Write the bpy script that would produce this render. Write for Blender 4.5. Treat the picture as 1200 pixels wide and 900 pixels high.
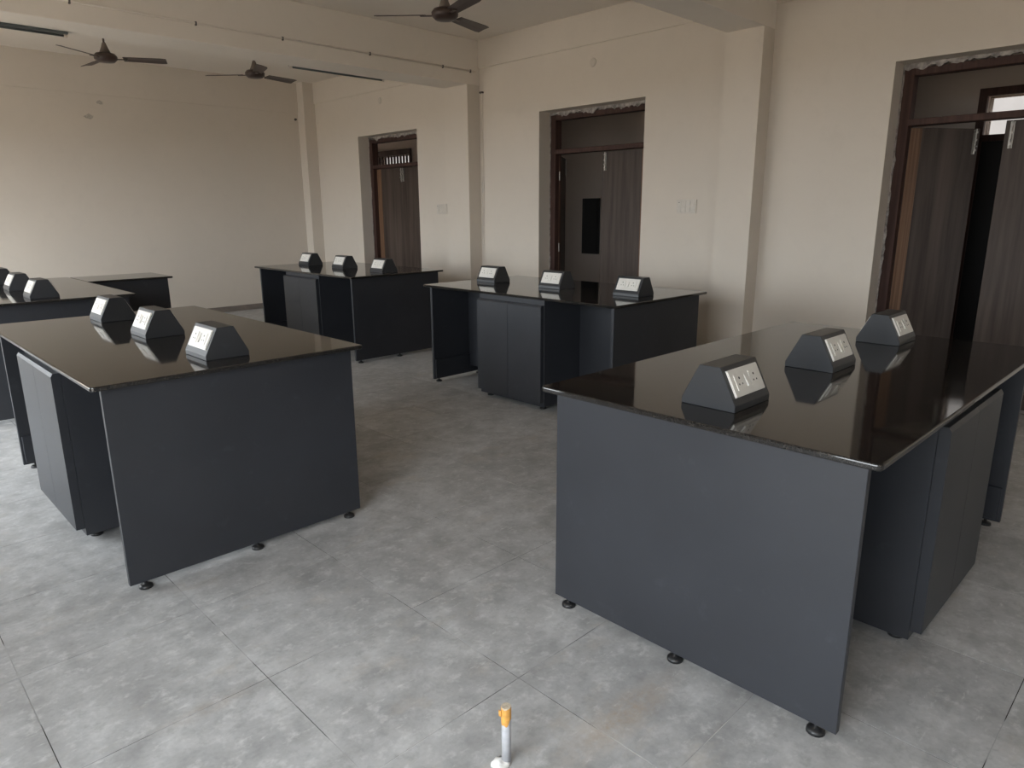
import bpy, bmesh, math, random
from mathutils import Vector, Matrix
random.seed(7)
PI = math.pi
for o in list(bpy.data.objects): bpy.data.objects.remove(o)
scene = bpy.context.scene
COL = scene.collection

# ------------------------------------------------------------------ camera
cam_d = bpy.data.cameras.new('camera'); cam_d.sensor_width = 36.0
cam_d.lens = 818.6245*36/1200; cam_d.clip_start = 0.02; cam_d.clip_end = 300
cam = bpy.data.objects.new('camera', cam_d); COL.objects.link(cam)
yaw, pitch, roll, CH = 0.77607, 0.24395, -0.006142, 1.5415
fw = Vector((math.sin(yaw)*math.cos(pitch), math.cos(yaw)*math.cos(pitch), -math.sin(pitch)))
rt = Vector((math.cos(yaw), -math.sin(yaw), 0)); up = rt.cross(fw)
r2 = math.cos(roll)*rt + math.sin(roll)*up; u2 = -math.sin(roll)*rt + math.cos(roll)*up
cam.matrix_world = Matrix(((r2.x, u2.x, -fw.x, 0), (r2.y, u2.y, -fw.y, 0), (r2.z, u2.z, -fw.z, CH), (0, 0, 0, 1)))
scene.camera = cam

# ------------------------------------------------------------------ world, daylight, exposure
WORLD_STRENGTH = 11.6
world = bpy.data.worlds.new('overcast_sky'); scene.world = world; world.use_nodes = True
bg = world.node_tree.nodes['Background']
bg.inputs['Color'].default_value = (0.90, 0.96, 1.0, 1); bg.inputs['Strength'].default_value = WORLD_STRENGTH
scene.view_settings.view_transform = 'Standard'; scene.view_settings.look = 'None'
scene.view_settings.exposure = 0.0; scene.view_settings.gamma = 1.0
scene.view_settings.use_curve_mapping = False

# room numbers (metres)
XL, XW, XC = -1.15, 6.20, 6.00          # window wall, door wall, face of the columns
YB, YF = -4.40, 11.05                   # wall behind the camera, far wall
ZC, ZB = 3.54, 3.03                     # ceiling, underside of beams
WT = 0.30                               # door wall thickness
COLS = [(-0.75, -0.40), (3.07, 3.42), (6.86, 7.30), (10.84, YF)]
BAYS = [(YB, -0.75), (-0.40, 3.07), (3.42, 6.86), (7.30, 10.84)]
WINS = [(-3.30, -1.90), (-0.38, 1.80), (4.20, 6.60), (7.75, 10.30)]  # first one, behind the camera, is unseen and added for light from behind
WZ0, WZ1 = 0.30, 2.50

def portal(name, loc, rot, sx, sy):
    l = bpy.data.lights.new(name, 'AREA'); l.shape = 'RECTANGLE'; l.size = sx; l.size_y = sy
    l.cycles.is_portal = True
    o = bpy.data.objects.new(name, l); COL.objects.link(o); o.location = loc; o.rotation_euler = rot
for a, b in WINS:                       # sampling guides in the window openings, they give no light themselves
    portal('window_daylight', (XL-0.26, (a+b)/2, (WZ0+WZ1)/2), (0, -PI/2, 0), WZ1-WZ0, b-a)

# ------------------------------------------------------------------ material helpers
def new_mat(name):
    m = bpy.data.materials.new(name); m.use_nodes = True
    nt = m.node_tree; return m, nt, nt.nodes['Principled BSDF']
def N(nt, t, **kw):
    n = nt.nodes.new(t)
    for k, v in kw.items():
        if k.startswith('_'): setattr(n, k[1:], v)
        else: n.inputs[k].default_value = v
    return n
def coords(nt, space='pos', scale=(1, 1, 1)):
    mp = nt.nodes.new('ShaderNodeMapping'); mp.inputs['Scale'].default_value = scale
    if space == 'pos':
        g = nt.nodes.new('ShaderNodeNewGeometry'); nt.links.new(g.outputs['Position'], mp.inputs['Vector'])
    else:
        g = nt.nodes.new('ShaderNodeTexCoord'); nt.links.new(g.outputs['Object'], mp.inputs['Vector'])
    return mp.outputs['Vector']
def noise(nt, vec, scale, detail=4, rough=0.55):
    n = N(nt, 'ShaderNodeTexNoise', Scale=scale, Detail=detail, Roughness=rough)
    nt.links.new(vec, n.inputs['Vector']); return n.outputs['Fac']
def ramp(nt, fac, stops):
    r = nt.nodes.new('ShaderNodeValToRGB'); e = r.color_ramp.elements
    while len(e) < len(stops): e.new(0.5)
    for i, (p, c) in enumerate(stops):
        e[i].position = p; e[i].color = (c[0], c[1], c[2], 1)
    nt.links.new(fac, r.inputs['Fac']); return r.outputs['Color']
def mix(nt, a, b, fac, mode='MIX'):
    m = nt.nodes.new('ShaderNodeMix'); m.data_type = 'RGBA'; m.blend_type = mode
    for s, v in ((6, a), (7, b)):
        if isinstance(v, tuple): m.inputs[s].default_value = (v[0], v[1], v[2], 1)
        else: nt.links.new(v, m.inputs[s])
    if isinstance(fac, float): m.inputs[0].default_value = fac
    else: nt.links.new(fac, m.inputs[0])
    return m.outputs[2]
def bump(nt, p, h, strength, dist=0.002):
    b = N(nt, 'ShaderNodeBump', Strength=strength, Distance=dist)
    nt.links.new(h, b.inputs['Height']); nt.links.new(b.outputs['Normal'], p.inputs['Normal'])
def plain(name, c, rough=0.5, metal=0.0, var=0.06, vs=6.0, spec=0.5):
    m, nt, p = new_mat(name)
    n = noise(nt, coords(nt), vs)
    lo = tuple(max(0, x*(1-var)) for x in c); hi = tuple(x*(1+var) for x in c)
    nt.links.new(ramp(nt, n, [(0.3, lo), (0.7, hi)]), p.inputs['Base Color'])
    p.inputs['Roughness'].default_value = rough; p.inputs['Metallic'].default_value = metal
    p.inputs['Specular IOR Level'].default_value = spec
    return m

def wall_material(name, c):
    m, nt, p = new_mat(name); v = coords(nt)
    a = noise(nt, v, 0.9, 5); b = noise(nt, v, 7.0, 6, 0.65); f = noise(nt, v, 180, 3)
    col = ramp(nt, a, [(0.3, tuple(x*0.95 for x in c)), (0.7, c)])
    col = mix(nt, col, tuple(x*0.93 for x in c), ramp(nt, b, [(0.52, (0, 0, 0)), (0.75, (0.6, 0.6, 0.6))]))
    nt.links.new(col, p.inputs['Base Color']); p.inputs['Roughness'].default_value = 0.85
    p.inputs['Specular IOR Level'].default_value = 0.25
    bump(nt, p, f, 0.25, 0.001); return m
M = {}
def pane_material():
    m, nt, p = new_mat('hazy_tinted_pane'); nt.nodes.remove(p)
    out = [n for n in nt.nodes if n.type == 'OUTPUT_MATERIAL'][0]
    t = N(nt, 'ShaderNodeBsdfTransparent'); gl = N(nt, 'ShaderNodeBsdfGlossy', Roughness=0.15)
    nt.links.new(ramp(nt, noise(nt, coords(nt), 3.0), [(0.3, (0.258, 0.243, 0.232)), (0.7, (0.276, 0.260, 0.250))]), t.inputs['Color'])
    mx = N(nt, 'ShaderNodeMixShader', Fac=0.04)
    nt.links.new(t.outputs[0], mx.inputs[1]); nt.links.new(gl.outputs[0], mx.inputs[2]); nt.links.new(mx.outputs[0], out.inputs['Surface'])
    return m
M['pane'] = pane_material()
M['wall'] = wall_material('wall_paint', (0.67, 0.605, 0.53))
M['ceil'] = wall_material('ceiling_paint', (0.80, 0.735, 0.66))
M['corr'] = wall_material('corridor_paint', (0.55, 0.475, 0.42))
M['plaster'] = plain('raw_plaster', (0.33, 0.30, 0.28), 0.9, var=0.55, vs=22)
M['putty'] = plain('white_cement', (0.82, 0.81, 0.79), 0.9, var=0.12, vs=60)

def tile_material():
    m, nt, p = new_mat('grey_cement_tile'); v = coords(nt)
    info = nt.nodes.new('ShaderNodeObjectInfo')
    big = noise(nt, v, 1.6, 6, 0.6); mid = noise(nt, v, 6.5, 8, 0.62); fine = noise(nt, v, 60, 5, 0.6)
    base = ramp(nt, big, [(0.30, (0.36, 0.36, 0.36)), (0.72, (0.46, 0.46, 0.463))])
    base = mix(nt, base, (0.25, 0.25, 0.248), ramp(nt, mid, [(0.26, (0.8,)*3), (0.5, (0,)*3)]))
    base = mix(nt, base, (0.55, 0.55, 0.552), ramp(nt, mid, [(0.52, (0,)*3), (0.74, (0.85,)*3)]))
    m2 = noise(nt, v, 15.0, 6, 0.65)
    base = mix(nt, base, (0.28, 0.28, 0.277), ramp(nt, m2, [(0.30, (0.55,)*3), (0.47, (0,)*3)]))
    base = mix(nt, base, (0.60, 0.60, 0.597), ramp(nt, m2, [(0.54, (0,)*3), (0.72, (0.7,)*3)]))
    # two dried mud trails
    for cx, cy, sx, sy, wgt in ((1.55, 1.10, 0.36, 0.085, 0.85), (0.66, 2.06, 0.22, 0.05, 0.4)):
        g_ = nt.nodes.new('ShaderNodeNewGeometry'); mp = nt.nodes.new('ShaderNodeMapping')
        mp.vector_type = 'TEXTURE'; mp.inputs['Location'].default_value = (cx, cy, 0); mp.inputs['Scale'].default_value = (sx, sy, 1)
        nt.links.new(g_.outputs['Position'], mp.inputs['Vector'])
        ln = N(nt, 'ShaderNodeVectorMath', _operation='LENGTH'); nt.links.new(mp.outputs['Vector'], ln.inputs[0])
        f_ = mix(nt, ramp(nt, ln.outputs['Value'], [(0.15, (wgt,)*3), (1.0, (0,)*3)]), ramp(nt, noise(nt, v, 22, 6, 0.7), [(0.36, (0.1,)*3), (0.6, (1,)*3)]), 1.0, 'MULTIPLY')
        base = mix(nt, base, (0.40, 0.335, 0.27), f_)
    # dried mud and dust trails
    v2 = coords(nt, 'pos', (1.0, 1.7, 1)); d = noise(nt, v2, 2.3, 7, 0.7)
    base = mix(nt, base, (0.44, 0.40, 0.35), ramp(nt, d, [(0.56, (0,)*3), (0.72, (0.65,)*3)]))
    # pale scuffs
    v3 = coords(nt, 'pos', (5, 14, 1)); s = noise(nt, v3, 2.2, 5, 0.7)
    base = mix(nt, base, (0.66, 0.66, 0.65), ramp(nt, s, [(0.60, (0,)*3), (0.72, (0.6,)*3)]))
    base = mix(nt, base, (0.5, 0.5, 0.5), ramp(nt, fine, [(0.3, (0.12,)*3), (0.6, (0,)*3)]), 'MULTIPLY')
    # each tile a shade of its own
    rr = ramp(nt, info.outputs['Random'], [(0.0, (0.98,)*3), (1.0, (1.12,)*3)])
    base = mix(nt, base, rr, 1.0, 'MULTIPLY')
    nt.links.new(base, p.inputs['Base Color'])
    nt.links.new(ramp(nt, mid, [(0.3, (0.42,)*3), (0.7, (0.62,)*3)]), p.inputs['Roughness'])
    p.inputs['Specular IOR Level'].default_value = 0.4
    bump(nt, p, fine, 0.12, 0.001); return m
M['tile'] = tile_material()
def grout_material():
    m, nt, p = new_mat('tile_grout'); n = noise(nt, coords(nt), 2.6, 3)
    nt.links.new(ramp(nt, n, [(0.36, (0.62, 0.61, 0.58)), (0.43, (0.42, 0.42, 0.42)), (0.50, (0.38, 0.38, 0.38)), (0.56, (0.04, 0.036, 0.033))]), p.inputs['Base Color'])
    p.inputs['Roughness'].default_value = 0.9; return m
M['grout'] = grout_material()

def slate_material(name, c, rough):
    m, nt, p = new_mat(name); v = coords(nt)
    a = noise(nt, v, 3.0, 4); f = noise(nt, v, 420, 2); s = noise(nt, coords(nt, 'pos', (1, 1, 1.0)), 9, 6, 0.7)
    col = ramp(nt, a, [(0.3, tuple(x*0.9 for x in c)), (0.7, tuple(x*1.08 for x in c))])
    col = mix(nt, col, tuple(x*1.6+0.01 for x in c), ramp(nt, s, [(0.60, (0,)*3), (0.78, (0.5,)*3)]))
    nt.links.new(col, p.inputs['Base Color']); p.inputs['Roughness'].default_value = rough
    p.inputs['Specular IOR Level'].default_value = 0.45
    bump(nt, p, f, 0.15, 0.0005); return m
M['slate'] = slate_material('slate_grey_board', (0.0295, 0.0315, 0.0375), 0.42)
M['slate_box'] = slate_material('slate_grey_metal', (0.034, 0.036, 0.040), 0.38)
def granite_material():
    m, nt, p = new_mat('black_granite'); v = coords(nt)
    vo = N(nt, 'ShaderNodeTexVoronoi', Scale=420.0); nt.links.new(v, vo.inputs['Vector'])
    f = noise(nt, v, 260, 3, 0.7)
    col = ramp(nt, f, [(0.45, (0.012, 0.011, 0.010)), (0.62, (0.030, 0.027, 0.025)), (0.72, (0.10, 0.092, 0.085))])
    nt.links.new(col, p.inputs['Base Color'])
    d = noise(nt, v, 5, 5, 0.65)
    nt.links.new(ramp(nt, d, [(0.35, (0.035,)*3), (0.75, (0.10,)*3)]), p.inputs['Roughness'])
    p.inputs['IOR'].default_value = 1.55
    return m
M['granite'] = granite_material()
M['foot'] = plain('black_plastic', (0.016, 0.016, 0.017), 0.4)
M['plate'] = plain('white_socket_plastic', (0.74, 0.715, 0.67), 0.28, var=0.03, vs=40)
M['switchwhite'] = plain('switch_white', (0.60, 0.55, 0.49), 0.5, var=0.05, vs=40)
M['cover'] = plain('cover_plate', (0.58, 0.52, 0.455), 0.7)
M['hole'] = plain('pin_hole_dark', (0.01, 0.01, 0.01), 0.6)
M['steel'] = plain('brushed_steel', (0.34, 0.32, 0.29), 0.4, 0.8, 0.1, 80)
M['fan'] = plain('brown_fan_enamel', (0.045, 0.027, 0.022), 0.4, var=0.15)
M['fan_cone'] = plain('fan_cone_enamel', (0.15, 0.12, 0.10), 0.4)
M['tube'] = plain('tube_light_batten', (0.10, 0.115, 0.115), 0.45)
M['skirt'] = plain('skirting_tile', (0.20, 0.17, 0.15), 0.5, var=0.2)
M['pipe'] = plain('grey_white_pvc', (0.44, 0.445, 0.47), 0.4, var=0.1, vs=50)
M['tape'] = plain('orange_tape', (0.66, 0.33, 0.075), 0.5, var=0.15, vs=90)
M['tape_top'] = plain('tape_worn_end', (0.55, 0.47, 0.36), 0.8, var=0.25, vs=120)
M['cable'] = plain('cable_grey', (0.30, 0.27, 0.24), 0.7)
M['clamp'] = plain('clamp_dark', (0.10, 0.09, 0.08), 0.6)
M['alu'] = plain('window_frame_aluminium', (0.55, 0.55, 0.55), 0.4, 0.6)
M['ground'] = plain('outdoor_bounce_tan', (0.36, 0.29, 0.22), 0.95, var=0.25, vs=0.6)
M['niche'] = plain('dark_shutter', (0.006, 0.005, 0.005), 0.7)
M['smudge'] = plain('wall_smudge', (0.45, 0.41, 0.36), 0.9, var=0.3, vs=90)
def wood(name, lo, hi, rough, sx=45, streak=0.55):
    m, nt, p = new_mat(name)
    v = coords(nt, 'pos', (sx, sx, 0.9)); a = noise(nt, v, 1.0, 6, 0.6)
    w = coords(nt, 'pos', (sx*0.35, sx*0.35, 0.35)); b = noise(nt, w, 1.0, 3, 0.5)
    col = ramp(nt, a, [(0.34, lo), (0.66, hi)])
    col = mix(nt, col, tuple(x*1.5 for x in hi), ramp(nt, b, [(0.55, (0,)*3), (0.68, (streak,)*3)]))
    nt.links.new(col, p.inputs['Base Color']); p.inputs['Roughness'].default_value = rough
    p.inputs['Specular IOR Level'].default_value = 0.25
    bump(nt, p, a, 0.08, 0.001); return m
M['leaf'] = wood('dark_wenge_laminate', (0.042, 0.029, 0.023), (0.076, 0.057, 0.047), 0.5, 17)
M['stile'] = wood('brown_teak_edge', (0.115, 0.062, 0.036), (0.22, 0.125, 0.075), 0.5, 60, 0.2)
M['frame'] = wood('red_brown_frame', (0.042, 0.021, 0.017), (0.075, 0.040, 0.032), 0.65, 30, 0.15)

# ------------------------------------------------------------------ mesh helpers
def obj(name, bm, mat, parent=None, smooth=False):
    me = bpy.data.meshes.new(name); bmesh.ops.recalc_face_normals(bm, faces=bm.faces)
    bm.to_mesh(me); bm.free()
    mats = mat if isinstance(mat, (list, tuple)) else [mat]
    for q in mats: me.materials.append(M[q])
    if smooth:
        for f in me.polygons: f.use_smooth = True
    o = bpy.data.objects.new(name, me); COL.objects.link(o)
    if parent: o.parent = parent
    return o
def tag(o, label, cat, group=None, kind=None):
    o['label'] = label; o['category'] = cat
    if group: o['group'] = group
    if kind: o['kind'] = kind
    return o
def struct(o, label=None, cat=None):
    o['kind'] = 'structure'
    if label: o['label'] = label
    if cat: o['category'] = cat
    return o
def empty(name, loc=(0, 0, 0), rz=0.0):
    o = bpy.data.objects.new(name, None); COL.objects.link(o); o.location = loc; o.rotation_euler = (0, 0, rz)
    o.empty_display_size = 0.1; return o
def box(bm, x0, x1, y0, y1, z0, z1, mi=0):
    r = bmesh.ops.create_cube(bm, size=1.0, matrix=Matrix.Translation(((x0+x1)/2, (y0+y1)/2, (z0+z1)/2)) @ Matrix.Diagonal((abs(x1-x0), abs(y1-y0), abs(z1-z0), 1)))
    for v in r['verts']:
        for f in v.link_faces: f.material_index = mi
    return r['verts']
def bbox(x0, x1, y0, y1, z0, z1, bev=0.0, seg=2):
    bm = bmesh.new(); box(bm, x0, x1, y0, y1, z0, z1)
    if bev: bmesh.ops.bevel(bm, geom=bm.edges[:], offset=bev, segments=seg, affect='EDGES', profile=0.5)
    return bm
def cyl(bm, a, b, r0, r1=None, seg=16, mi=0):
    a, b = Vector(a), Vector(b); r1 = r0 if r1 is None else r1
    d = b-a; q = Vector((0, 0, 1)).rotation_difference(d.normalized()).to_matrix().to_4x4()
    r = bmesh.ops.create_cone(bm, cap_ends=True, segments=seg, radius1=r0, radius2=r1, depth=d.length, matrix=Matrix.Translation((a+b)/2) @ q)
    for v in r['verts']:
        for f in v.link_faces: f.material_index = mi
def lathe(bm, prof, seg=28, c=(0, 0, 0)):
    rings = []
    for r, z in prof:
        rings.append([bm.verts.new((c[0]+r*math.cos(2*PI*i/seg), c[1]+r*math.sin(2*PI*i/seg), c[2]+z)) for i in range(seg)])
    for a, b in zip(rings, rings[1:]):
        for i in range(seg): bm.faces.new((a[i], a[(i+1) % seg], b[(i+1) % seg], b[i]))
    bm.faces.new(rings[0][::-1]); bm.faces.new(rings[-1])
def extrude_poly(bm, pts, axis, t0, t1):
    def P(p, t): return {'x': (t, p[0], p[1]), 'y': (p[0], t, p[1]), 'z': (p[0], p[1], t)}[axis]
    a = [bm.verts.new(P(p, t0)) for p in pts]; b = [bm.verts.new(P(p, t1)) for p in pts]
    bm.faces.new(a[::-1]); bm.faces.new(b)
    n = len(pts)
    for i in range(n): bm.faces.new((a[i], a[(i+1) % n], b[(i+1) % n], b[i]))
def copy_tree(o, parent=None):
    c = o.copy(); COL.objects.link(c)
    c.parent = parent
    for ch in list(o.children): copy_tree(ch, c)
    return c

# ------------------------------------------------------------------ setting: floor of 0.6 m tiles
floor = struct(obj('floor', bbox(XL-0.3, XW+WT, YB-0.3, YF+0.3, -0.12, -0.0012), 'grout'), 'floor of large grey cement tiles', 'floor')
PITCH, GX, GY, GAP = 0.6035, 0.852, 2.063, 0.0028
bm = bmesh.new(); g = GAP/2
box(bm, g, PITCH-g, g, PITCH-g, -0.010, 0.0)
tile_me = None
rest = bmesh.new()
def in_view(x, y):
    for dx in (0, 0.5, 1):
        for dy in (0, 0.5, 1):
            d = Vector((x+dx*PITCH, y+dy*PITCH, -CH)); q = d.dot(fw)
            if q > 0.2:
                a = d.dot(r2)/q*818.6; b = d.dot(u2)/q*818.6
                if abs(a) < 610 and abs(b) < 460: return True
    return False
ntile = 0
i0 = math.floor((XL-GX)/PITCH); i1 = math.ceil((XW-GX)/PITCH)
j0 = math.floor((YB-GY)/PITCH); j1 = math.ceil((YF-GY)/PITCH)
for i in range(i0, i1):
    for j in range(j0, j1):
        x, y = GX+i*PITCH, GY+j*PITCH
        X0, X1 = max(x+g, XL), min(x+PITCH-g, XW+0.02); Y0, Y1 = max(y+g, YB), min(y+PITCH-g, YF)
        whole = (X0 == x+g and X1 == x+PITCH-g and Y0 == y+g and Y1 == y+PITCH-g)
        if in_view(x, y) and ntile < 300 and whole:
            if tile_me is None:
                t = obj('floor_tile', bm, 'tile', floor); tile_me = t.data
            else:
                t = bpy.data.objects.new('floor_tile', tile_me); COL.objects.link(t); t.parent = floor
            t.location = (x, y, 0); ntile += 1
        else: box(rest, X0, X1, Y0, Y1, -0.010, 0.0)
r_ = obj('floor_tile_remainder', rest, 'tile', floor); r_['kind'] = 'stuff'

# ------------------------------------------------------------------ walls, ceiling, beams, columns
struct(obj('ceiling', bbox(XL-0.3, XW+WT, YB-0.3, YF+0.3, ZC, ZC+0.15), 'ceil'), 'off-white plastered ceiling slab', 'ceiling')
DOORS = [(0.62, 2.07), (4.385, 5.845), (8.16, 9.63)]      # openings in the door wall
DTOP = 2.635
bm = bmesh.new(); edge = [YB-0.3] + [v for d in DOORS for v in d] + [YF+0.3]
for k in range(0, len(edge), 2): box(bm, XW, XW+WT, edge[k], edge[k+1], 0, ZC)
for a, b in DOORS: box(bm, XW, XW+WT, a, b, DTOP, ZC)
struct(obj('wall_right', bm, 'wall'), 'off-white wall with three door openings', 'wall')
struct(obj('wall_back', bbox(XL-0.3, XW, YF, YF+0.3, 0, ZC), 'wall'), 'plain off-white end wall', 'wall')
struct(obj('wall_front', bbox(XL-0.3, XW, YB-0.3, YB, 0, ZC), 'wall'), 'plain wall behind the viewpoint', 'wall')
bm = bmesh.new(); edge = [YB] + [v for d in WINS for v in d] + [YF]
for k in range(0, len(edge), 2): box(bm, XL-0.25, XL, edge[k], edge[k+1], 0, ZC)
for a, b in WINS: box(bm, XL-0.25, XL, a, b, 0, WZ0); box(bm, XL-0.25, XL, a, b, WZ1, ZC)
struct(obj('wall_left', bm, 'wall'), 'off-white wall with large window openings', 'wall')
for n, (a, b) in enumerate(WINS):
    w = struct(empty('window_%d' % (n+1), (XL-0.2, (a+b)/2, WZ0)), 'large daylight window opening with metal frame', 'window')
    bm = bmesh.new(); h = (b-a)/2; H = WZ1-WZ0
    box(bm, -0.02, 0.02, -h, -h+0.05, 0, H); box(bm, -0.02, 0.02, h-0.05, h, 0, H)
    box(bm, -0.02, 0.02, -h+0.05, h-0.05, 0, 0.05); box(bm, -0.02, 0.02, -h+0.05, h-0.05, H-0.05, H)
    obj('window_frame', bm, 'alu', w)
    for s in (-h/3, h/3): obj('mullion', bbox(-0.018, 0.018, s-0.02, s+0.02, 0.05, H-0.05), 'alu', w)
nm = 0
for a, b in COLS:
    nm += 1
    struct(obj('trim_%d' % nm, bbox(XC, XW, a, b, 0, ZC if b > 11 else ZB), 'wall'), 'plastered column standing proud of the door wall', 'column')
for a, b in COLS:
    nm += 1
    struct(obj('trim_%d' % nm, bbox(XL, XL+0.12, a, b, 0, ZB), 'wall'), 'plastered column between the windows', 'column')
for a, b in COLS[:3]:
    nm += 1
    struct(obj('trim_%d' % nm, bbox(XL, XW, a, b, ZB, ZC, 0.006, 2), 'ceil'), 'deep ceiling beam crossing the room', 'beam')
nm += 1
struct(obj('trim_%d' % nm, bbox(XL, XC, YF-0.02, YF, ZB+0.05, ZC), 'wall'), 'beam band along the top of the end wall', 'beam')
for a, b in BAYS:                                         # lintel band, a finger proud of the wall
    nm += 1
    struct(obj('trim_%d' % nm, bbox(XW-0.018, XW, a, b, 3.225, ZC), 'wall'), 'beam band along the top of the door wall', 'beam')
struct(obj('baseboard_back', bbox(XL, XC, YF-0.012, YF, 0, 0.085), 'skirt'), 'brown-grey skirting along the end wall', 'skirting')
segs = []
edge = [YB] + [v for d in DOORS for v in d] + [YF]
bm = bmesh.new()
for k in range(0, len(edge), 2):
    lo, hi = edge[k], edge[k+1]
    cuts = [lo]
    for a, b in COLS:
        if lo <= a < hi: box(bm, XW-0.012, XW, cuts[-1], a, 0, 0.085); cuts.append(b)
    if cuts[-1] < hi: box(bm, XW-0.012, XW, cuts[-1], hi, 0, 0.085)
struct(obj('baseboard_right', bm, 'skirt'), 'brown-grey skirting along the door wall', 'skirting')

# ------------------------------------------------------------------ corridor behind the doors
XK = 8.20
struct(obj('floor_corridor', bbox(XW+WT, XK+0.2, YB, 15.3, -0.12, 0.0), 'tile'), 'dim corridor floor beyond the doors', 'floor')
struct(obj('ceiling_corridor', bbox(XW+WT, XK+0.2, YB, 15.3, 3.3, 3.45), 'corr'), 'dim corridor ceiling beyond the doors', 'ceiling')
KO = [(0.75, 1.87, 2.21, 2.56), (11.02, 12.10, 2.40, 2.56)]   # day-lit openings y0 y1 z0 z1
bm = bmesh.new()
edge = [YB, KO[0][0], KO[0][1], KO[1][0], KO[1][1], 15.3]
for k in range(0, 6, 2): box(bm, XK, XK+0.2, edge[k], edge[k+1], 0, 3.3)
for y0, y1, z0, z1 in KO: box(bm, XK, XK+0.2, y0, y1, 0, z0); box(bm, XK, XK+0.2, y0, y1, z1, 3.3)
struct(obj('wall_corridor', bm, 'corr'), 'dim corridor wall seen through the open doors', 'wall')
for nm_, ya, yb, xr in (('wall_corridor_end', 15.3, 15.5, 7.95), ('wall_corridor_start', YB-0.2, YB, 7.40)):
    bm = bmesh.new(); box(bm, XW+WT, 6.75, ya, yb, 0, 3.3); box(bm, xr, XK+0.2, ya, yb, 0, 3.3)
    box(bm, 6.75, xr, ya, yb, 0, 0.9); box(bm, 6.75, xr, ya, yb, 2.4, 3.3)  # unseen opening in each end wall, added to brighten the corridor
    struct(obj(nm_, bm, 'corr'), 'end wall of the corridor with an added unseen daylight opening', 'wall')
    portal('corridor_added_opening', ((6.75+xr)/2, (ya+yb)/2, 1.65), (-PI/2 if ya > 0 else PI/2, 0, 0), xr-6.75, 1.5)
struct(obj('wall_corridor_side', bbox(XW, XW+WT, YF+0.3, 15.3, 0, 3.3), 'corr'), 'corridor side wall past the room', 'wall')
y0, y1, z0, z1 = KO[0]
o = struct(empty('door_4', (XK, (y0+y1)/2, 0)), 'closed dark door across the corridor under a bright transom light', 'door')
h = (y1-y0)/2
bm = bmesh.new()
for s in (-1, 1): box(bm, -0.05, 0.0, s*h, s*(h+0.07), 0, z1+0.07)
box(bm, -0.05, 0, -h, h, z1, z1+0.07); box(bm, -0.05, 0, -h, h, z0-0.06, z0)
obj('door_frame', bm, 'frame', o)
obj('pane', bbox(0.06, 0.066, -h, h, z0, z1), 'pane', o)
obj('door_leaf', bbox(-0.035, -0.001, -h, h, 0.01, z0-0.06, 0.003), 'niche', o)
y0, y1, z0, z1 = KO[1]
o = struct(empty('window_5', (XK, (y0+y1)/2, z0)), 'barred bright ventilator across the corridor', 'window')
h = (y1-y0)/2; bm = bmesh.new()
for s in (-1, 1): box(bm, -0.03, 0.0, s*h, s*(h+0.05), -0.10, z1-z0+0.10)
box(bm, -0.03, 0, -h, h, z1-z0, z1-z0+0.10); box(bm, -0.03, 0, -h, h, -0.10, 0)
obj('window_frame', bm, 'frame', o)
obj('pane', bbox(0.09, 0.096, -h, h, 0, z1-z0), 'pane', o)
for k in range(11):
    yb = -h+(k+0.5)*2*h/11
    obj('bar', bbox(0.02, 0.05, yb-0.016, yb+0.016, 0, z1-z0), 'frame', o)
o = tag(empty('wall_cabinet', (XK, 6.66, 0.91)), 'narrow black cabinet on the corridor wall behind the middle door', 'cabinet')
obj('cabinet_body', bbox(-0.05, 0, -0.15, 0.15, 0, 0.79, 0.004), 'niche', o)
obj('cabinet_frame', bbox(-0.055, -0.045, -0.13, 0.13, 0.02, 0.77, 0.003), 'niche', o)
struct(obj('ground_outside', bbox(-60, 60, -60, 60, -0.35, -0.30), 'ground'), 'unseen tan ground outside the building, added for warm bounce light', 'ground')  # unseen ground, tan so that daylight bounces warm onto the ceiling

# ------------------------------------------------------------------ double doors in the door wall
XFR = 6.385
def plaster_strip(name, parent, horizontal, a, b, c0, seed, amp):
    rnd = random.Random(seed); bm = bmesh.new(); n = 70
    lo, hi, wv = [], [], 0.5
    for k in range(n+1):
        wv = 0.7*wv+0.3*rnd.random(); t = a+(b-a)*k/n; w = amp*(0.1+1.3*wv*wv+0.12*rnd.random())
        lo.append((t, c0)); hi.append((t, c0-w))
    for k in range(n):
        d = 0.003+0.006*rnd.random()
        q = [lo[k], lo[k+1], hi[k+1], hi[k]]
        P = [((-d if i > 1 else 0.0)-0.0, p[0], p[1]) if horizontal else (-d if i > 1 else 0.0, p[1], p[0]) for i, p in enumerate(q)]
        f = [bm.verts.new(v) for v in P]; r = [bm.verts.new((0.03, v[1], v[2])) for v in P]
        bm.faces.new(f); bm.faces.new(r[::-1])
        for i in range(4): bm.faces.new((f[i], f[(i+1) % 4], r[(i+1) % 4], r[i]))
    return obj(name, bm, 'plaster', parent)
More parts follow.
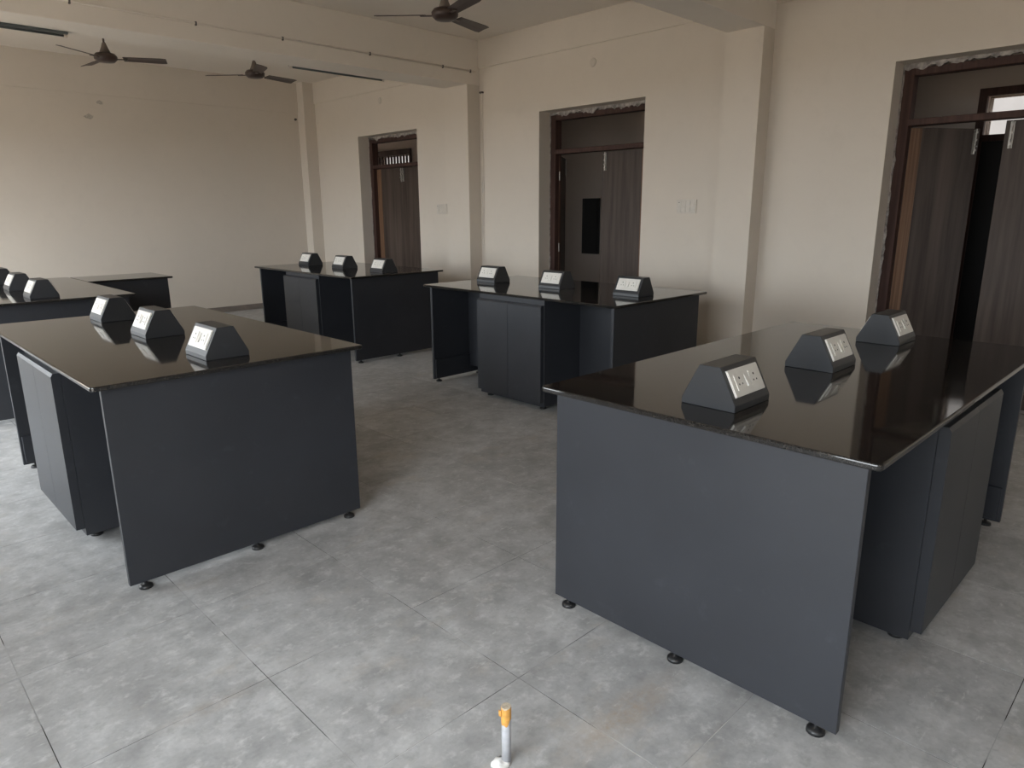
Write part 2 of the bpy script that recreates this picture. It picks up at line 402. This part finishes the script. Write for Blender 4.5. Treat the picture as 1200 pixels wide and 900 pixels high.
def leaf(parent, hinge_y, sgn, width, angle, bolt=True, hinges=False):
    """sgn -1: leaf runs towards -y from its hinge. Swings into the corridor."""
    zt = 2.165
    L = obj('door_leaf', bbox(0, 0.036, min(0, sgn*width), max(0, sgn*width), 0.012, zt, 0.002, 1), 'leaf', parent)
    L.location = (0.07, hinge_y, 0); L.rotation_euler = (0, 0, -sgn*angle)
    e0, e1 = sorted((sgn*0.002, sgn*0.105))
    obj('hinge_stile', bbox(-0.004, -0.0005, e0, e1, 0.014, zt-0.002, 0.001, 1), 'stile', L)
    for z in ((0.25, 1.10, 1.93) if hinges else ()):
        bm = bmesh.new(); cyl(bm, (-0.007, sgn*-0.002, z-0.05), (-0.007, sgn*-0.002, z+0.05), 0.007, seg=10)
        y0, y1 = sorted((sgn*0.002, sgn*0.035)); box(bm, -0.007, -0.0035, y0, y1, z-0.05, z+0.05)
        obj('hinge', bm, 'steel', L)
    if bolt:
        s = sgn*(width-0.045); bm = bmesh.new()
        box(bm, -0.006, -0.0008, s-0.014, s+0.014, zt-0.20, zt-0.01)
        cyl(bm, (-0.013, s, zt-0.20), (-0.013, s, zt-0.004), 0.006, seg=10)
        for z in (zt-0.17, zt-0.09, zt-0.03): box(bm, -0.020, -0.004, s-0.011, s+0.011, z-0.008, z+0.008)
        cyl(bm, (-0.013, s, zt-0.14), (-0.036, s, zt-0.14), 0.005, seg=8)
        obj('tower_bolt', bm, 'steel', L)
    return L
LBL = ['dark wood double door at the right, its far leaf half open to a bright transom',
       'dark wood double door in the middle, one leaf swung open showing the corridor',
       'dark wood double door farthest away, both leaves shut behind the corner table']
for n, (a, b) in enumerate(DOORS):
    o = struct(empty('door_%d' % (n+1), (XFR, (a+b)/2, 0)), LBL[n], 'door')
    h = (b-a)/2; JW = 0.075; FT = 2.60
    for s in (-1, 1):
        y0, y1 = sorted((s*(h-0.012), s*(h-0.012-JW)))
        obj('jamb', bbox(0, 0.11, y0, y1, 0, FT, 0.003, 1), 'frame', o)
    obj('frame_head', bbox(0, 0.11, -h+0.012+JW, h-0.012-JW, FT-0.055, FT, 0.003, 1), 'frame', o)
    bar = obj('transom_bar', bbox(-0.012, 0.11, -h+0.012+JW, h-0.012-JW, 2.172, 2.222, 0.003, 1), 'frame', o)
    # raw plaster squeezed between frame and masonry
    ps = plaster_strip('plaster_fill', o, True, -h, h, DTOP, 5+n, 0.075)
    ps2 = plaster_strip('plaster_fill', o, False, 0, DTOP, h, 15+n, 0.030)
    ps3 = plaster_strip('plaster_fill', o, False, 0, DTOP, -h, 25+n, 0.030)
    for v in ps3.data.vertices: v.co.y = -h - (v.co.y + h)
    hy = h-0.012-JW; wd = hy-0.002
    ang = [(math.radians(55), math.radians(2)), (math.radians(124), 0.0), (math.radians(3), 0.0)][n]
    leaf(o, hy, -1, wd, ang[0], hinges=(n == 1))
    leaf(o, -hy, 1, wd, ang[1])

# ------------------------------------------------------------------ laboratory tables
L, W, H = 2.155, 1.203, 0.90
OE, OS, PT = 0.048, 0.045, 0.025
def foot(parent, x, y, z=0.030):
    bm = bmesh.new(); lathe(bm, [(0.007, z+0.004), (0.007, 0.017), (0.017, 0.016), (0.027, 0.010), (0.028, 0.0), (0.001, 0.0)][::-1], 16)
    for v in bm.verts: v.co.x += x; v.co.y += y
    return obj('levelling_foot', bm, 'foot', parent, True)
def granite_slab(x0, x1, y0, y1, z0, z1, rc=0.018):
    bm = bmesh.new(); pts = []
    for cx, cy, a0 in ((x1-rc, y1-rc, 0), (x0+rc, y1-rc, 90), (x0+rc, y0+rc, 180), (x1-rc, y0+rc, 270)):
        for k in range(5):
            a = math.radians(a0+k*22.5); pts.append((cx+rc*math.cos(a), cy+rc*math.sin(a)))
    extrude_poly(bm, pts, 'z', z0, z1)
    e = [q for q in bm.edges if abs(q.verts[0].co.z-q.verts[1].co.z) < 1e-6]
    bmesh.ops.bevel(bm, geom=e, offset=0.0055, segments=3, affect='EDGES', profile=0.5)
    return bm
def make_table():
    t = empty('laboratory_table')
    obj('granite_top', granite_slab(0, L, 0, W, H-0.020, H), 'granite', t)
    zt = H-0.0205
    for s in (0, 1):
        x0 = OE if s == 0 else L-OE-PT
        p = obj('end_panel', bbox(x0, x0+PT, OS, W-OS, 0.030, zt, 0.0015, 1), 'slate', t)
        xi = x0+PT if s == 0 else x0
        sg = 1 if s == 0 else -1
        for ya, yb in ((OS+0.012, W/2-0.132), (W/2+0.132, W-OS-0.012)):
            a, b = sorted((xi+sg*0.0005, xi+sg*0.016))
            obj('lower_rail', bbox(a, b, ya, yb, 0.045, 0.212, 0.002, 1), 'slate', p)
        for y in (OS+0.062, W/2, W-OS-0.062): foot(p, x0+PT/2, y)
    c0, c1 = 0.71, 1.445
    y0, y1 = W/2-0.131, W/2+0.131
    for a, b in ((OE+PT, c0), (c1, L-OE-PT)):          # service spine under the sockets
        obj('service_spine', bbox(a+0.001, b-0.001, y0, y1, 0.10, zt, 0.002, 1), 'slate', t)
    cab = obj('cabinet_body', bbox(c0, c1, OS+0.004, W-OS-0.004, 0.030, zt, 0.0015, 1), 'slate', t)
    for x in (c0+0.06, c1-0.06):
        for y in (OS+0.06, W-OS-0.06): foot(cab, x, y)
    m = (c0+c1)/2
    for side in (0, 1):
        f0, f1 = (OS-0.034, OS+0.003) if side == 0 else (W-OS-0.003, W-OS+0.034)
        for a, b in ((c0+0.004, m-0.0012), (m+0.0012, c1-0.004)):
            bm = bmesh.new()
            fo, fi = (f0, f1) if side == 0 else (f1, f0)
            extrude_poly(bm, [(fo, 0.068), (fi, 0.068), (fi, 0.835), (fo+(fi-fo)*0.25, 0.835), (fo, 0.820)], 'x', a, b)
            obj('cabinet_door', bm, 'slate', t)
    return t
proto = make_table()
TB = [((1.856, 0.539, 0), 0, 'black granite laboratory table nearest on the right, end panel facing the viewer'),
      ((0.653+W, 2.937, 0), PI/2, 'black granite laboratory table nearest on the left, cabinet doors towards the window side'),
      ((3.840+W, 2.895, 0), PI/2, 'black granite laboratory table in front of the middle door'),
      ((3.775+W, 6.146, 0), PI/2, 'black granite laboratory table in front of the farthest door'),
      ((0.617+W, 6.232, 0), PI/2, 'black granite laboratory table at the left edge behind the nearest left table')]
for k, (loc, rz, lab) in enumerate(TB):
    t = proto if k == 0 else copy_tree(proto)
    t.location = loc; t.rotation_euler = (0, 0, rz)
    tag(t, lab, 'table', 'granite topped laboratory tables')
# side return standing against the left-edge table
s = tag(empty('side_desk', (1.826, 7.662, 0)), 'short black granite side desk joined to the far left table by the end wall', 'desk')
obj('granite_top', granite_slab(0, 0.785, 0, 0.665, H-0.020, H), 'granite', s)
p = obj('end_panel', bbox(0.72, 0.745, OS+0.03, 0.665-OS, 0.030, H-0.0205, 0.0015, 1), 'slate', s)
for y in (0.11, 0.55): foot(p, 0.7325, y)
p = obj('front_panel', bbox(0.03, 0.745, OS, OS+0.025, 0.030, H-0.0205, 0.0015, 1), 'slate', s)
for x in (0.1, 0.4, 0.68): foot(p, x, OS+0.0125)
p = obj('side_panel', bbox(0.03, 0.055, OS+0.026, 0.665-OS, 0.030, H-0.0205, 0.0015, 1), 'slate', s)
foot(p, 0.0425, 0.55)

# ------------------------------------------------------------------ power socket boxes
BL, BW, BH, BV, BT = 0.240, 0.198, 0.142, 0.022, 0.076
def make_socket():
    t = empty('power_socket_box')
    prof = [(-BW/2, 0.0004), (BW/2, 0.0004), (BW/2, BV), (BT/2, BH), (-BT/2, BH), (-BW/2, BV)]
    bm = bmesh.new(); extrude_poly(bm, prof, 'x', -BL/2, BL/2)
    bmesh.ops.bevel(bm, geom=bm.edges[:], offset=0.0016, segments=1, affect='EDGES')
    obj('box_body', bm, 'slate_box', t)
    sl = math.hypot((BW-BT)/2, BH-BV)
    for s in (-1, 1):
        # face frame: u along the box, v up the slope, w outwards
        o0 = Vector((0, s*BW/2, BV)); v = Vector((0, -s*(BW-BT)/2, BH-BV))/sl; u = Vector((-s, 0, 0)); w = u.cross(v)
        if w.y*s < 0: w = -w; u = -u
        Mx = Matrix((u, v, w)).transposed().to_4x4(); Mx.translation = o0 + v*sl*0.53
        bm = bmesh.new(); box(bm, -0.100, 0.100, -0.047, 0.047, 0.0002, 0.006)
        top = [f for f in bm.faces if f.normal.z > 0.9]
        bmesh.ops.bevel(bm, geom=[e for e in bm.edges if all(q.co.z > 0.005 for q in e.verts)], offset=0.003, segments=2, affect='EDGES')
        bmesh.ops.transform(bm, matrix=Mx, verts=bm.verts)
        fp = obj('face_plate', bm, 'plate', t)
        for c, kind in ((-0.048, 'socket'), (0.0, 'switch'), (0.048, 'socket')):
            bm = bmesh.new()
            if kind == 'socket':
                box(bm, c-0.027, c+0.027, -0.027, 0.027, 0.0062, 0.0085)
                for hx, hy, r in ((0, 0.013, 0.0042), (-0.010, -0.008, 0.0032), (0.010, -0.008, 0.0032)):
                    cyl(bm, (c+hx, hy, 0.0075), (c+hx, hy, 0.0089), r, seg=10, mi=1)
                nmn = 'socket_module'
            else:
                bmv = [bm.verts.new(q) for q in ((c-0.010, -0.022, 0.0062), (c+0.010, -0.022, 0.0062), (c+0.010, 0.022, 0.0062), (c-0.010, 0.022, 0.0062),
                                                 (c-0.010, -0.022, 0.0125), (c+0.010, -0.022, 0.0125), (c+0.010, 0.022, 0.0080), (c-0.010, 0.022, 0.0080))]
                for q in ((0, 3, 2, 1), (4, 5, 6, 7), (0, 1, 5, 4), (1, 2, 6, 5), (2, 3, 7, 6), (3, 0, 4, 7)): bm.faces.new([bmv[i] for i in q])
                nmn = 'rocker_switch'
            bmesh.ops.transform(bm, matrix=Mx, verts=bm.verts)
            obj(nmn, bm, ['plate', 'hole'], fp)
    return t
sock = make_socket(); first = True
DESC = ['nearest right table', 'nearest left table', 'table in front of the middle door', 'table in front of the farthest door', 'left-edge table behind']
POSN = [['closest to the viewer', 'middle one', 'closest to the door'],
        ['closest to the viewer', 'middle one', 'farthest of three'],
        ['rightmost of three', 'middle one', 'leftmost of three'],
        ['rightmost of three', 'middle one', 'leftmost of three'],
        ['rightmost of three', 'middle one', 'cut by the photo edge']]
for k, (loc, rz, lab) in enumerate(TB):
    for j, d in enumerate((0.172+BL/2, L/2+0.005, L-0.165-BL/2)):
        b = sock if first else copy_tree(sock); first = False
        lx, ly = d, W/2
        b.location = (loc[0]+lx*math.cos(rz)-ly*math.sin(rz), loc[1]+lx*math.sin(rz)+ly*math.cos(rz), H)
        b.rotation_euler = (0, 0, rz)
        tag(b, 'slate power socket box on the %s, %s' % (DESC[k], POSN[k][j]), 'socket box', 'power socket boxes on the tables')

# ------------------------------------------------------------------ ceiling fans
def make_fan(loc, a0, label):
    f = tag(empty('ceiling_fan', loc), label, 'ceiling fan', 'brown ceiling fans')
    top = ZC-loc[2]
    bm = bmesh.new(); lathe(bm, [(0.02, top-0.10), (0.05, top-0.07), (0.062, top-0.0005)], 20); obj('canopy', bm, 'ceil', f, True)
    bm = bmesh.new(); cyl(bm, (0, 0, 0.12), (0, 0, top-0.09), 0.011, seg=12); obj('down_rod', bm, 'fan', f, True)
    bm = bmesh.new(); lathe(bm, [(0.060, 0.035), (0.036, 0.09), (0.017, 0.145)], 20); obj('lower_cup', bm, 'fan_cone', f, True)
    bm = bmesh.new(); lathe(bm, [(0.03, -0.055), (0.085, -0.048), (0.112, -0.022), (0.115, 0.008), (0.095, 0.033), (0.04, 0.042)], 28); obj('motor', bm, 'fan', f, True)
    for k in range(3):
        a = math.radians(a0+120*k); bm = bmesh.new()
        n = 8; rows = []
        for i in range(n+1):
            r = 0.17+(0.60-0.17)*i/n; hw = 0.052+0.016*i/n
            if i == n: hw *= 0.86
            z = -0.012; tilt = math.radians(-13)
            rows.append([(r, s*hw*math.cos(tilt), z+s*hw*math.sin(tilt)) for s in (-1, 0, 1)])
        up_, dn_ = [], []
        for R_ in rows:
            up_.append([bm.verts.new((x, y, z+0.002+(0.004 if q == 1 else 0))) for q, (x, y, z) in enumerate(R_)])
            dn_.append([bm.verts.new((x, y, z-0.002+(0.004 if q == 1 else 0))) for q, (x, y, z) in enumerate(R_)])
        for i in range(n):
            for q in range(2):
                bm.faces.new((up_[i][q], up_[i+1][q], up_[i+1][q+1], up_[i][q+1])); bm.faces.new((dn_[i][q], dn_[i][q+1], dn_[i+1][q+1], dn_[i+1][q]))
            for q in (0, 2): bm.faces.new((up_[i][q], dn_[i][q], dn_[i+1][q], up_[i+1][q]))
        for i in (0, n):
            for q in range(2): bm.faces.new((up_[i][q], up_[i][q+1], dn_[i][q+1], dn_[i][q]))
        b = obj('blade', bm, 'fan', f); b.rotation_euler = (0, 0, a)
        bk = obj('blade_bracket', bbox(0.09, 0.215, -0.018, 0.018, -0.020, -0.014, 0.002, 1), 'fan', b)
    return f
make_fan((4.20, 5.07, 3.175), 134, 'brown three-blade ceiling fan at the top centre, nearest of the three')
make_fan((2.62, 8.92, 3.175), 94, 'brown three-blade ceiling fan at the far left')
make_fan((4.24, 8.79, 3.185), 12.5, 'brown three-blade ceiling fan between the far left fan and the far door')

# ------------------------------------------------------------------ tube lights on the beam
def tube(x0, x1, y, z, label):
    t = tag(empty('tube_light', ((x0+x1)/2, y, z)), label, 'tube light', 'tube lights under the beam')
    h = (x1-x0)/2
    obj('batten', bbox(-h, h, -0.026, 0.026, -0.020, 0.0, 0.003, 1), 'tube', t)
    bm = bmesh.new(); cyl(bm, (-h+0.03, 0, -0.032), (h-0.03, 0, -0.032), 0.009, seg=12); obj('tube', bm, 'tube', t, True)
    for s in (-1, 1): obj('end_holder', bbox(s*(h-0.018)-0.014, s*(h-0.018)+0.014, -0.014, 0.014, -0.044, -0.0205, 0.002, 1), 'switchwhite', t)
tube(0.66, 1.86, 7.262, ZB-0.0005, 'dark unlit tube light under the beam at the top left corner')
tube(3.92, 5.12, 7.328, ZB+0.026, 'thin unlit tube light under the beam right of the fans')

# ------------------------------------------------------------------ conduit on the beam, cable on the column, switch boards
c = tag(empty('conduit_pipe', (0, 6.86, 3.18)), 'thin conduit clipped along the face of the beam', 'conduit')
bm = bmesh.new(); cyl(bm, (XL+0.01, -0.010, 0), (XC+0.12, -0.010, 0.0), 0.0085, seg=10); obj('conduit', bm, 'ceil', c, True)
for x in (1.80, 2.79, 3.62, 4.62, 5.62, 6.05):
    obj('clip', bbox(x-0.007, x+0.007, -0.021, -0.0005, -0.020, 0.014, 0.002, 1), 'clamp', c)
c = tag(empty('wall_cable', (XW, 6.80, 1.1)), 'thin cable hanging beside the column left of the middle door', 'cable')
bm = bmesh.new(); pts = [(-0.012, 0.0, 1.84), (-0.010, 0.006, 1.2), (-0.012, -0.004, 0.7), (-0.010, 0.010, 0.35), (-0.014, 0.012, 0.02)]
for a, b in zip(pts, pts[1:]): cyl(bm, a, b, 0.004, seg=8)
obj('cable', bm, 'ceil', c)
obj('hook', bbox(-0.03, 0.0, -0.02, 0.035, 1.835, 1.855, 0.002, 1), 'clamp', c)
def switchboard(y, z, label):
    s = tag(empty('switch_board', (XW, y, z)), label, 'switch board', 'white switch boards')
    obj('plate', bbox(-0.012, -0.0005, -0.11, 0.11, -0.066, 0.066, 0.003, 2), 'switchwhite', s)
    for i in range(4):
        for j in range(2):
            cy, cz = -0.078+i*0.052, -0.03+j*0.06
            obj('switch', bbox(-0.017, -0.0122, cy-0.021, cy+0.021, cz-0.024, cz+0.024, 0.0015, 1), 'switchwhite', s)
    obj('indicator', bbox(-0.0195, -0.0172, 0.074, 0.082, 0.034, 0.042), 'hole', s)
switchboard(3.846, 1.566, 'white switch board right of the middle door')
switchboard(7.648, 1.562, 'white switch board right of the farthest door')
def disc_plate(y, z, label):
    bm = bmesh.new(); cyl(bm, (-0.006, 0, 0), (-0.0005, 0, 0), 0.042, 0.045, 24)
    o = obj('junction_cover', bm, 'cover'); o.location = (XW, y, z); tag(o, label, 'cover plate', 'round junction covers')
disc_plate(9.005, 3.085, 'faint round junction cover above the farthest door')
disc_plate(5.068, 3.048, 'faint round junction cover above the middle door')
bm = bmesh.new(); cyl(bm, (0, -0.03, 0), (0, -0.0005, 0), 0.014, 0.02, 12)
o = obj('wall_bolt', bm, 'clamp'); o.location = (5.95, YF, 2.99)
tag(o, 'small black bolt high on the end wall near its right corner', 'bolt')
for x, z, r, lab in ((3.10, 2.98, 0.03, 'small grey plaster scar on the end wall below the far left fan'), (2.94, 2.79, 0.035, 'lower faint plaster scar on the end wall')):
    rnd = random.Random(int(x*10)); bm = bmesh.new()
    extrude_poly(bm, [(r*(0.6+0.6*rnd.random())*1.6*math.cos(k*PI/6), r*(0.6+0.6*rnd.random())*math.sin(k*PI/6)) for k in range(12)], 'y', -0.003, -0.0003)
    o = obj('plaster_scar', bm, 'smudge'); o.location = (x, YF, z); tag(o, lab, 'plaster scar')

# ------------------------------------------------------------------ pipe stub in the floor
p = tag(empty('conduit_stub', (1.168, 1.222, 0)), 'short white conduit stub with orange tape standing up from the floor', 'pipe')
bm = bmesh.new(); cyl(bm, (0, 0, 0.0005), (0, 0, 0.174), 0.0135, seg=24); obj('pipe', bm, 'pipe', p, True)
bm = bmesh.new(); seg = 24; bot, topv = [], []
for i in range(seg):
    a = 2*PI*i/seg; d = math.cos(a-math.radians(205))
    zb = 0.150-0.022*max(0, d)-0.004*math.sin(5*a)
    bot.append(bm.verts.new((0.0147*math.cos(a), 0.0147*math.sin(a), zb))); topv.append(bm.verts.new((0.0150*math.cos(a), 0.0150*math.sin(a), 0.184+0.002*math.sin(3*a))))
for i in range(seg): bm.faces.new((bot[i], bot[(i+1) % seg], topv[(i+1) % seg], topv[i]))
obj('tape_wrap', bm, 'tape', p)
bm = bmesh.new(); cyl(bm, (0, 0, 0.175), (0, 0, 0.187), 0.0146, 0.0138, seg=20); obj('tape_end', bm, 'tape_top', p)
obj('tape_tail', bbox(-0.0185, -0.0150, 0.002, 0.012, 0.158, 0.177, 0.001, 1), 'tape', p)
bm = bmesh.new(); rnd = random.Random(3)
bmesh.ops.create_icosphere(bm, subdivisions=3, radius=1.0)
for v in bm.verts:
    k = 0.85+0.3*rnd.random(); v.co = Vector((v.co.x*0.026*k+0.006*math.sin(9*v.co.y), v.co.y*0.026*k, max(0.0, v.co.z)*0.012*k+0.0004))
bmesh.ops.transform(bm, matrix=Matrix.Translation((-0.021, 0.004, 0)), verts=bm.verts)
obj('cement_blob', bm, 'putty', p, True)
